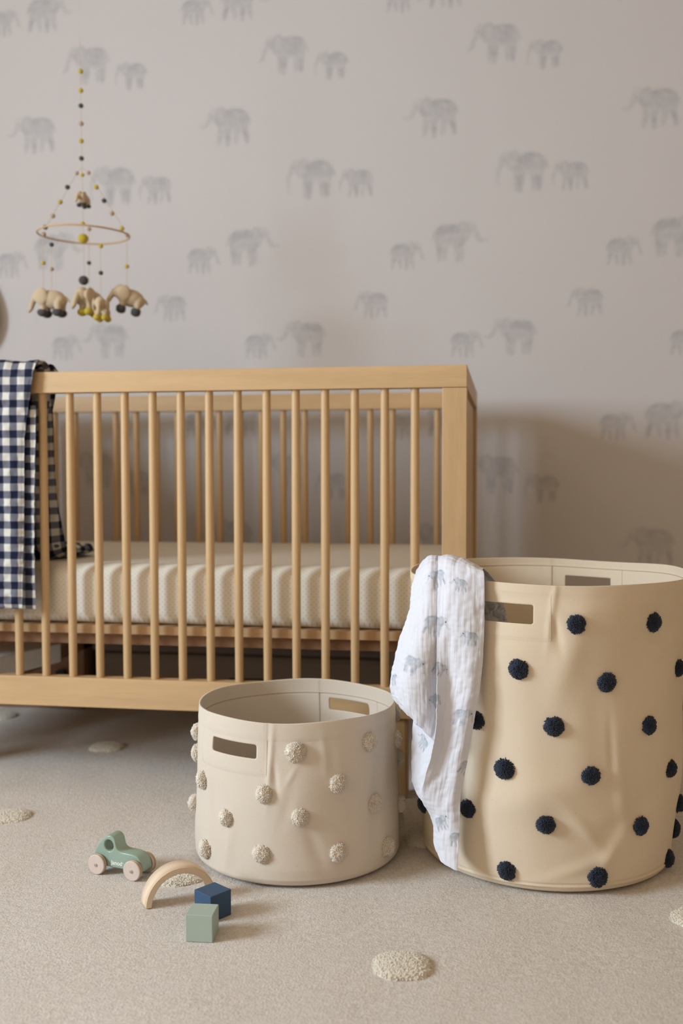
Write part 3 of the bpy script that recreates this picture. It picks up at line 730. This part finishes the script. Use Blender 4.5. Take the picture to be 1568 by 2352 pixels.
def build_muslin():
    def row(pts): return [onD(x, y, d) for x, y, d in pts]
    # right/front sheet: inside of the basket -> over the rim -> down the outside
    Rr = [
        row([(1010, 1470, 1.72), (1050, 1465, 1.69), (1090, 1455, 1.665), (1130, 1450, 1.65), (1168, 1440, 1.645)]),
        row([(1010, 1390, 1.71), (1050, 1390, 1.68), (1085, 1390, 1.655), (1122, 1390, 1.64), (1157, 1388, 1.637)]),
        row([(1010, 1325, 1.695), (1045, 1325, 1.665), (1075, 1328, 1.645), (1108, 1332, 1.63), (1140, 1340, 1.622)]),
        row([(1008, 1283, 1.665), (1035, 1281, 1.645), (1062, 1286, 1.63), (1088, 1295, 1.617), (1116, 1311, 1.606)]),
        row([(1006, 1280, 1.625), (1030, 1280, 1.61), (1055, 1288, 1.60), (1080, 1298, 1.588), (1108, 1309, 1.582)]),
        row([(1005, 1318, 1.603), (1030, 1315, 1.588), (1057, 1318, 1.580), (1085, 1322, 1.575), (1112, 1324, 1.572)]),
        row([(1004, 1400, 1.592), (1030, 1400, 1.580), (1057, 1400, 1.572), (1085, 1400, 1.570), (1112, 1400, 1.572)]),
        row([(1003, 1480, 1.588), (1030, 1480, 1.583), (1057, 1480, 1.575), (1083, 1480, 1.570), (1110, 1480, 1.574)]),
        row([(1003, 1560, 1.580), (1028, 1560, 1.590), (1054, 1560, 1.580), (1080, 1560, 1.572), (1104, 1560, 1.577)]),
        row([(1001, 1640, 1.578), (1020, 1640, 1.592), (1043, 1640, 1.588), (1067, 1640, 1.578), (1090, 1640, 1.584)]),
        row([(994, 1710, 1.585), (1014, 1710, 1.600), (1035, 1710, 1.594), (1058, 1710, 1.586), (1078, 1712, 1.592)]),
        row([(977, 1780, 1.600), (1000, 1782, 1.605), (1022, 1782, 1.602), (1046, 1782, 1.594), (1065, 1782, 1.600)]),
        row([(968, 1833, 1.625), (990, 1838, 1.617), (1014, 1840, 1.610), (1036, 1840, 1.603), (1056, 1840, 1.607)]),
        row([(990, 1880, 1.640), (1006, 1888, 1.622), (1024, 1892, 1.612), (1040, 1893, 1.606), (1055, 1895, 1.608)]),
        row([(996, 1940, 1.640), (1010, 1945, 1.620), (1026, 1948, 1.612), (1040, 1950, 1.607), (1052, 1951, 1.607)]),
        row([(1012, 1979, 1.618), (1022, 1986, 1.610), (1033, 1992, 1.604), (1042, 1997, 1.602), (1050, 2000, 1.601)]),
    ]
    Ll = [
        row([(975, 1400, 1.760), (990, 1400, 1.755), (1005, 1395, 1.74), (1015, 1390, 1.72)]),
        row([(968, 1320, 1.740), (985, 1318, 1.735), (1000, 1320, 1.71), (1018, 1326, 1.70)]),
        row([(958, 1308, 1.700), (974, 1287, 1.69), (992, 1278, 1.675), (1016, 1286, 1.672)]),
        row([(950, 1325, 1.665), (970, 1298, 1.640), (988, 1283, 1.628), (1014, 1285, 1.628)]),
        row([(944, 1350, 1.650), (965, 1335, 1.622), (986, 1322, 1.606), (1013, 1320, 1.606)]),
        row([(938, 1400, 1.640), (960, 1400, 1.610), (983, 1400, 1.594), (1013, 1400, 1.596)]),
        row([(915, 1475, 1.640), (943, 1478, 1.602), (974, 1480, 1.588), (1013, 1480, 1.594)]),
        row([(897, 1545, 1.650), (930, 1552, 1.600), (970, 1558, 1.590), (1010, 1560, 1.602)]),
        row([(897, 1590, 1.655), (925, 1605, 1.605), (965, 1622, 1.595), (1010, 1640, 1.606)]),
        row([(905, 1610, 1.660), (932, 1634, 1.615), (966, 1665, 1.605), (1005, 1698, 1.610)]),
        row([(915, 1610, 1.675), (940, 1636, 1.635), (968, 1670, 1.625), (1005, 1704, 1.620)]),
    ]
    Bb = [
        row([(955, 1600, 1.690), (975, 1600, 1.670), (995, 1600, 1.650), (1015, 1600, 1.635)]),
        row([(949, 1661, 1.690), (970, 1665, 1.665), (992, 1668, 1.645), (1012, 1670, 1.630)]),
        row([(947, 1700, 1.690), (968, 1705, 1.662), (990, 1708, 1.642), (1010, 1710, 1.628)]),
        row([(947, 1778, 1.680), (962, 1782, 1.655), (980, 1785, 1.638), (1000, 1790, 1.628)]),
        row([(953, 1814, 1.665), (966, 1820, 1.648), (982, 1828, 1.638), (1000, 1835, 1.632)]),
        row([(967, 1838, 1.650), (978, 1845, 1.643), (990, 1852, 1.638), (1002, 1858, 1.634)]),
    ]
    prints = [(1004, 1327, 53, 1, -1, 10), (1056, 1342, 42, 1, -1, -8), (1000, 1435, 66, 1, 1, -12), (1078, 1465, 46, 1, -1, -8), (948, 1527, 64, 0, 1, -18), (1010, 1536, 44, 1, 1, -30),
              (1061, 1645, 55, 0, 1, -8), (971, 1704, 46, 1, -1, -40), (1072, 1762, 50, 1, 1, -20), (1015, 1888, 50, 1, 1, 30), (1052, 1925, 48, 1, 1, 10), (905, 1560, 44, 1, 1, 20), (1118, 1395, 50, 1, -1, -40), (1150, 1410, 50, 1, 1, 50), (998, 1610, 40, 0, -1, 30)]
    root = empty('muslin_blanket', tuple(onZ(1050, 1995, 0)*0+np.array([0, 0, 0])))
    tag(root, 'white muslin blanket printed with grey elephants, draped over the rim of the tall navy-dotted hamper', 'blanket')
    allV, allF, allC, allUV, nv = [], [], [], [], 0
    for gi, (rows, nu, nvv) in enumerate(((Rr, 110, 600), (Ll, 90, 330), (Bb, 60, 190))):
        G = loft(rows, nu, nvv); u, v = metric(G); N = normals(G)
        sgn = np.sign(((Cv-G)*N).sum(-1)[nvv//2].mean()); N = N*sgn
        P2 = np.stack([u, v*.22], -1); P3 = np.stack([u*.5, v], -1)
        d = .00022*SinNoise(30, 50, 170, 60+gi)(P2)+.00022*SinNoise(30, 40, 140, 70+gi)(P3)+.00045*SinNoise(30, 20, 55, 90+gi)(np.stack([u+.25*v, v*.6], -1))+.0010*SinNoise(12, 5, 14, 80+gi)(P2)
        G2 = G+N*d[..., None]
        I = np.zeros(u.shape); E = np.zeros(u.shape)
        px = 784+FPX*((G-Cv)@Rv)/((G-Cv)@Fv); py = 1176-FPX*((G-Cv)@Uv)/((G-Cv)@Fv)
        for (ex, ey, wpx, pose, dr, rot) in prints:
            dd = (px-ex)**2+(py-ey)**2
            if gi == 2 and not (ey > 1690 and ex < 985): continue
            if gi != 2 and (ex, ey) == (971, 1704): continue
            inside = (ex, ey) in ((1118, 1395), (1150, 1410))
            msk = np.zeros_like(dd); fr = nvv*3//15 if gi == 0 else nvv*3//10
            if inside: msk[fr:] = 1e9
            else: msk[:fr] = 1e9
            k = np.argmin(dd+msk); iy, ix = np.unravel_index(k, dd.shape)
            if dd[iy, ix] > 900: continue
            wd = wpx/FPX*1.6; a = radians(rot)
            # nearest vertex offset is carried over so elephants may straddle the sheets
            offx = (ex-px[iy, ix])/FPX*1.6; offy = (ey-py[iy, ix])/FPX*1.6
            x = (u-u[iy, ix]-offx)/wd; y = -(v-v[iy, ix]-offy)/wd
            X = x*cos(a)+y*sin(a); Y = -x*sin(a)+y*cos(a); X = X*(1 if dr < 0 else -1)
            ok = (np.abs(X) < .75) & (np.abs(Y) < .6)
            el = np.where(ok, elephant(X, Y, pose, .022), 0); I = np.maximum(I, el)
            E = np.maximum(E, np.where(np.hypot(X+.345, Y-.17) < .026, 1.0, 0))
        allV.append(G2.reshape(-1, 3)); allF.append(grid_faces(nvv, nu, False, nv)); nv += nu*nvv
        allC.append(np.stack([I*.78, E, 0*I, 1+0*I], -1).reshape(-1, 4)); allUV.append(np.stack([u, v], -1).reshape(-1, 2))
    V = np.vstack(allV); F = np.vstack(allF); C4 = np.vstack(allC).astype(np.float32)
    V[:, 2] = np.maximum(V[:, 2], .002)
    # keep the cloth off the canvas: outside stays outside, inside stays inside
    cx, cy = .146, -.195; dx, dy = V[:, 0]-cx, V[:, 1]-cy; r = np.hypot(dx, dy); T = np.arctan2(dy, dx)
    o = from_np('cloth', V, F, 'muslin', root, True, np.vstack(allUV))
    ca = o.data.color_attributes.new('print', 'FLOAT_COLOR', 'POINT'); ca.data.foreach_set('color', C4.ravel())
    s = o.modifiers.new('t', 'SOLIDIFY'); s.thickness = .0012; s.offset = 0
    return root
build_muslin()

def build_gingham():
    root = empty('gingham_quilt', (0, 0, 0)); tag(root, 'navy and white gingham quilt hanging over the front rail of the crib', 'quilt')
    def sheet(path, xr, xl, uoff, seed, nx, nn, amp=.0025, pad=.004):
        # path: list of (y, z) ; xr(t), xl(t) right and left edges along it
        P = np.array([[0, y, z] for y, z in path], float); C = catmull(P, np.linspace(0, len(P)-1, nn))
        s = np.concatenate([[0], np.cumsum(np.linalg.norm(np.diff(C, axis=0), axis=1))]); t = s/s[-1]
        a = np.linspace(0, 1, nx)[None, :]
        XR_ = np.interp(t, *zip(*xr))[:, None]; XL_ = np.interp(t, *zip(*xl))[:, None]
        X = XL_+(XR_-XL_)*a
        G = np.stack([X, np.repeat(C[:, 1:2], nx, 1), np.repeat(C[:, 2:3], nx, 1)], -1)
        Nn = normals(G); u = X; v = np.repeat(s[:, None], nx, 1)
        P2 = np.stack([u, v*.25], -1)
        d = amp*SinNoise(14, 5, 22, seed)(P2)+.0008*SinNoise(20, 25, 60, seed+1)(np.stack([u, v], -1))
        ed = np.minimum(1, (XR_-X)/.02); ed = np.sqrt(np.clip(1-(1-ed)**2, 0, 1))
        G = G+Nn*d[..., None]
        th = pad*ed*np.minimum(1, np.minimum(v, s[-1]-v)/.015+.15)+.0006
        top = G+Nn*th[..., None]; bot = G-Nn*th[..., None]
        V = np.vstack([top.reshape(-1, 3), bot.reshape(-1, 3)]); F = grid_faces(nn, nx); F2 = grid_faces(nn, nx, False, nn*nx)[:, ::-1]
        i = np.arange(nn-1); off = nn*nx
        side = np.stack([i*nx+nx-1, (i+1)*nx+nx-1, off+(i+1)*nx+nx-1, off+i*nx+nx-1], -1)
        j = np.arange(nx-1); bo = np.stack([j+1, j, off+j, off+j+1], -1); q = (nn-1)*nx; to = np.stack([q+j, q+j+1, off+q+j+1, off+q+j], -1)
        uv = np.stack([u*1.0+uoff, v], -1).reshape(-1, 2)
        return V, np.vstack([F, F2, side, bo, to]), np.vstack([uv, uv])
    parts = []
    # outer layer: down the outside of the crib
    o1 = sheet([(-.026, .378), (-.024, .45), (-.022, .58), (-.020, .72), (-.020, .84), (-.012, .884), (.012, .893), (.040, .884), (.050, .84), (.052, .74)],
               [(0, -.918), (.25, -.916), (.5, -.912), (.68, -.893), (.78, -.884), (.86, -.884), (1, -.90)], [(0, -1.42), (1, -1.40)], 0.004, 5, 160, 420, .0022, .0050)
    # second layer just behind it
    o2 = sheet([(-.011, .374), (-.010, .50), (-.009, .70), (-.008, .80)],
               [(0, -.897), (.3, -.899), (.6, -.897), (.85, -.893), (1, -.892)], [(0, -1.38), (1, -1.38)], 0.013, 9, 130, 300, .0008, .0022)
    # inner layers hanging inside, ending in a bunch on the mattress
    o3 = sheet([(.030, .884), (.050, .880), (.066, .84), (.078, .74), (.088, .62), (.098, .53), (.115, .485), (.160, .478), (.24, .480)],
               [(0, -.884), (.06, -.872), (.2, -.893), (.55, -.895), (.74, -.885), (.85, -.875), (1, -.86)], [(0, -1.38), (1, -1.38)], 0.02, 13, 140, 380, .0045, .0050)
    o4 = sheet([(.10, .50), (.15, .487), (.22, .486), (.29, .482), (.33, .474)],
               [(0, -.90), (.25, -.875), (.5, -.862), (.75, -.90), (1, -.96)], [(0, -1.36), (1, -1.36)], 0.0, 17, 120, 120, .0045, .0065)
    nv = 0; Vs, Fs, Us = [], [], []
    for V, F, U in (o1, o2, o3, o4): Vs.append(V); Fs.append(F+nv); Us.append(U); nv += len(V)
    V = np.vstack(Vs)
    from_np('cloth', V, np.vstack(Fs), 'gingham', root, True, np.vstack(Us))
build_gingham()

# ------------------------------------------------------------------ baby mobile
def elephant_toy(parent, loc, rz, s, foot, tilt=0.0):
    """felt elephant, faces -x; body plus four foot sub-parts"""
    mb = bmesh.new()
    def ball(x, y, z, rx, ry, rz_, sub=3):
        bmesh.ops.create_icosphere(mb, subdivisions=sub, radius=1, matrix=Matrix.Translation((x, y, z)) @ Matrix.Diagonal((rx, ry, rz_, 1)))
    ball(.004, 0, .0, .036, .022, .024); ball(-.026, 0, .010, .019, .017, .020); ball(.026, 0, -.004, .017, .019, .018)
    for sy in (-1, 1):
        ball(-.016, sy*.021, .006, .018, .006, .022)
        for x in (-.014, .026): add_cyl(mb, (x, sy*.012, -.008), (x-.001, sy*.013, -.032), .0095, .0085, 12)
    tp = [(-.040, 0, .010), (-.048, 0, -.006), (-.052, 0, -.020), (-.058, 0, -.028)]
    for a, b, r0, r1 in zip(tp, tp[1:], (.009, .0075, .006), (.0075, .006, .005)): add_cyl(mb, a, b, r0, r1, 10); ball(*b, r1, r1, r1, 1)
    add_cyl(mb, (.040, 0, .004), (.052, 0, -.008), .0045, .0025, 8)
    o = from_bm('felt_elephant', mb, 'felt_cream', parent, True); o.location = loc; o.rotation_euler = (0, tilt, rz); o.scale = (s, s, s)
    r = o.modifiers.new('felt', 'REMESH'); r.mode = 'VOXEL'; r.voxel_size = .0018; r.use_smooth_shade = True
    sm = o.modifiers.new('soft', 'SMOOTH'); sm.iterations = 4; sm.factor = .6
    for sy in (-1, 1):
        for x in (-.014, .026):
            b = bmesh.new(); bmesh.ops.create_icosphere(b, subdivisions=2, radius=1, matrix=Matrix.Translation((x-.002, sy*.013, -.034)) @ Matrix.Diagonal((.0140, .0122, .0108, 1)))
            tag(from_bm('foot', b, foot, o, True), ('yellow' if foot == 'felt_yellow' else 'dark grey')+' felt foot')
    return o
def build_mobile():
    D = 2.50; root = empty('baby_mobile', tuple(onD(192, 539, D))); base = np.array(root.location)
    tag(root, 'hanging baby mobile of felt elephants and beads under a thin hoop', 'mobile')
    L = lambda p: tuple(np.array(p)-base)
    cx, cy, cz = onD(192, 539, D); R = .1105
    bm = bmesh.new(); seg = 96; rs = 8
    rings = []
    for k in range(seg):
        a = 2*pi*k/seg; rings.append([bm.verts.new(((R+.0022*cos(2*pi*j/rs))*cos(a), (R+.0022*cos(2*pi*j/rs))*sin(a), .0022*sin(2*pi*j/rs)+.0006*sin(3*a))) for j in range(rs)])
    for k in range(seg):
        A, B = rings[k], rings[(k+1) % seg]
        for j in range(rs): bm.faces.new((A[j], B[j], B[(j+1) % rs], A[(j+1) % rs]))
    hoop = from_bm('hoop', bm, 'cane', root, True); hoop.rotation_euler = (radians(.8), radians(1.0), 0)
    def thread(pts, r=.0007):
        bm = bmesh.new()
        for a, b in zip(pts, pts[1:]): add_cyl(bm, L(a), L(b), r, r, 6, False)
        from_bm('thread', bm, 'thread', root)
    bmesh_b = bmesh.new(); bmesh.ops.create_icosphere(bmesh_b, subdivisions=3, radius=1)
    for f in bmesh_b.faces: f.smooth = True
    bead_me = {}
    for k in ('felt_yellow', 'felt_grey', 'felt_blush', 'felt_cream'):
        me = bpy.data.meshes.new('bead'); bmesh_b.to_mesh(me); me.materials.append(M[k]); bead_me[k] = me
    def bead(px, py, D_, k, r=.0062, name='bead'):
        o = bpy.data.objects.new(name, bead_me[k]); COL.objects.link(o); o.parent = root; o.location = L(onD(px, py, D_)); o.scale = (r, r, r*.95)
        tag(o, {'felt_yellow': 'yellow', 'felt_grey': 'dark grey', 'felt_blush': 'blush', 'felt_cream': 'cream'}[k]+(' felt bead' if name == 'bead' else ' felt ball')); return o
    Y, G, B = 'felt_yellow', 'felt_grey', 'felt_blush'
    thread([onD(188, 400, D), onD(186, 250, D), onD(183, 92, D)])
    thread([onD(183, 92, D), onD(180, -60, D), np.array([onD(180, -60, D)[0], onD(180, -60, D)[1], ZC])], .00015)
    for py, k in ((164, Y), (208, Y), (243, G), (284, B), (324, Y), (364, G)): bead(185+(py-164)*.01, py, D, k)
    top = onD(188, 385, D)
    for px, py, k in ((176, 398, B), (189, 402, Y), (203, 397, B)): bead(px, py, D, k, .0052)
    # four stays from the crown to the hoop
    hp = lambda ang: np.array([cx+R*cos(radians(ang)), cy+R*sin(radians(ang)), cz])
    for ang in (200, 20): pass
    left = onD(103, 525, D-.03); right = onD(284, 524, D+.04)
    thread([top, onD(176, 398, D), left]); thread([top, onD(203, 397, D), right]); thread([top, onD(190, 440, D), onD(191, 540, D), onD(194, 640, D-.02)])
    for px, py, k in ((155, 430, G), (138, 464, Y), (121, 496, B), (104, 522, G)): bead(px, py, D-.01, k)
    for px, py, k in ((221, 430, Y), (239, 461, G), (257, 490, B), (280, 525, Y)): bead(px, py, D+.01, k)
    bead(191, 548, D-.03, Y, .0125, 'felt_ball'); bead(192, 644, D-.04, G, .0120, 'felt_ball'); bead(190, 514, D, Y, .006)
    # hanging drops
    drops = [(99, 539, 660, [(604, Y)], D-.05), (118, 560, 668, [(562, G), (618, B)], D-.09), (204, 526, 650, [(526, B), (604, G)], D+.09), (231, 563, 690, [(565, Y), (627, G)], D-.10), (291, 541, 655, [(540, B), (612, Y)], D+.02)]
    for px, y0, y1, bs, dd in drops:
        thread([onD(px, y0, dd), onD(px+.5, y1+8, dd)])
        for by, k in bs: bead(px+.5, by, dd, k, .0056)
    bead(100, 538, D-.05, B, .0062)
    elephant_toy(root, L(onD(116, 688, D-.06)), radians(0), .95, G)
    elephant_toy(root, L(onD(207, 688, D-.03)), radians(62), .92, Y)
    elephant_toy(root, L(onD(234, 706, D-.09)), radians(100), .74, Y)
    elephant_toy(root, L(onD(297, 684, D+.02)), radians(22), .92, G, radians(12))
    e = elephant_toy(root, L(onD(191, 456, D)), radians(75), .50, G)
build_mobile()

# ------------------------------------------------------------------ things kept under the crib and at the left edge
def storage_box():
    root = empty('storage_box', (-.545, .68, 0)); tag(root, 'dark taupe lidded storage box stored under the crib at the wall', 'storage box')
    bm = bmesh.new(); add_box(bm, -.510, .30, -.012, .17, 0.001, .158, .018); from_bm('body', bm, 'box_grey', root, False)
    bm = bmesh.new(); add_box(bm, -.516, .306, -.018, .176, .160, .188, .010); from_bm('lid', bm, 'box_lid', root)
    bm = bmesh.new(); add_box(bm, -.12, -.02, -.020, -.014, .075, .095, .003); from_bm('handle', bm, 'black', root)
storage_box()
def board():
    bm = bmesh.new(); mt = Matrix.Translation((-1.075, .185, .2235)) @ Matrix.Rotation(radians(-17), 4, 'Z')
    add_box(bm, -.055, .055, -.135, .135, -.023, .023, .003, mt); o = from_bm('board', bm, 'white_paint')
    tag(o, 'thick white board lying under the mattress at the left edge', 'board')
board()
def crate():
    root = empty('wooden_crate', (-1.235, .772, 0)); tag(root, 'brown wooden crate with a black knob under the left part of the crib', 'crate')
    for nm, a in (('side_panel', (-.160, -.148, -.13, .13, .001, .19)), ('side_panel', (.148, .160, -.13, .13, .001, .19)), ('back_panel', (-.148, .148, .118, .13, .001, .19)), ('front_panel', (-.148, .148, -.13, -.118, .001, .19)), ('bottom_panel', (-.148, .148, -.118, .118, .001, .012))):
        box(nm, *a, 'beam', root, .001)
    bm = bmesh.new(); add_cyl(bm, (.10, -.13, .10), (.10, -.152, .10), .010, .014, 20); from_bm('knob', bm, 'black', root)
crate()
def hanging():
    root = empty('wall_hanging', (-1.520, .884, 1.14)); tag(root, 'tan woven hanging at the left edge of the wall', 'wall hanging')
    bm = bmesh.new(); seg, n = 32, 18
    rings = []
    for i in range(n+1):
        t = i/n; z = .12-.24*t; r = .080*sin(pi*min(1, t*.93+.05))**.6*(.72+.35*t); rings.append([bm.verts.new((r*cos(2*pi*k/seg), .4*r*sin(2*pi*k/seg), z)) for k in range(seg)])
    for a, b in zip(rings, rings[1:]):
        for k in range(seg): bm.faces.new((a[k], b[k], b[(k+1) % seg], a[(k+1) % seg]))
    bm.faces.new(rings[0]); bm.faces.new(rings[-1][::-1])
    from_bm('pouch', bm, 'tan', root, True)
    bm = bmesh.new()
    for k in range(12):
        a, b = pi*k/12, pi*(k+1)/12; add_cyl(bm, (.03*cos(a), .03, .115+.07*sin(a)), (.03*cos(b), .03, .115+.07*sin(b)), .002, .002, 6)
    from_bm('loop', bm, 'tan', root)
hanging()
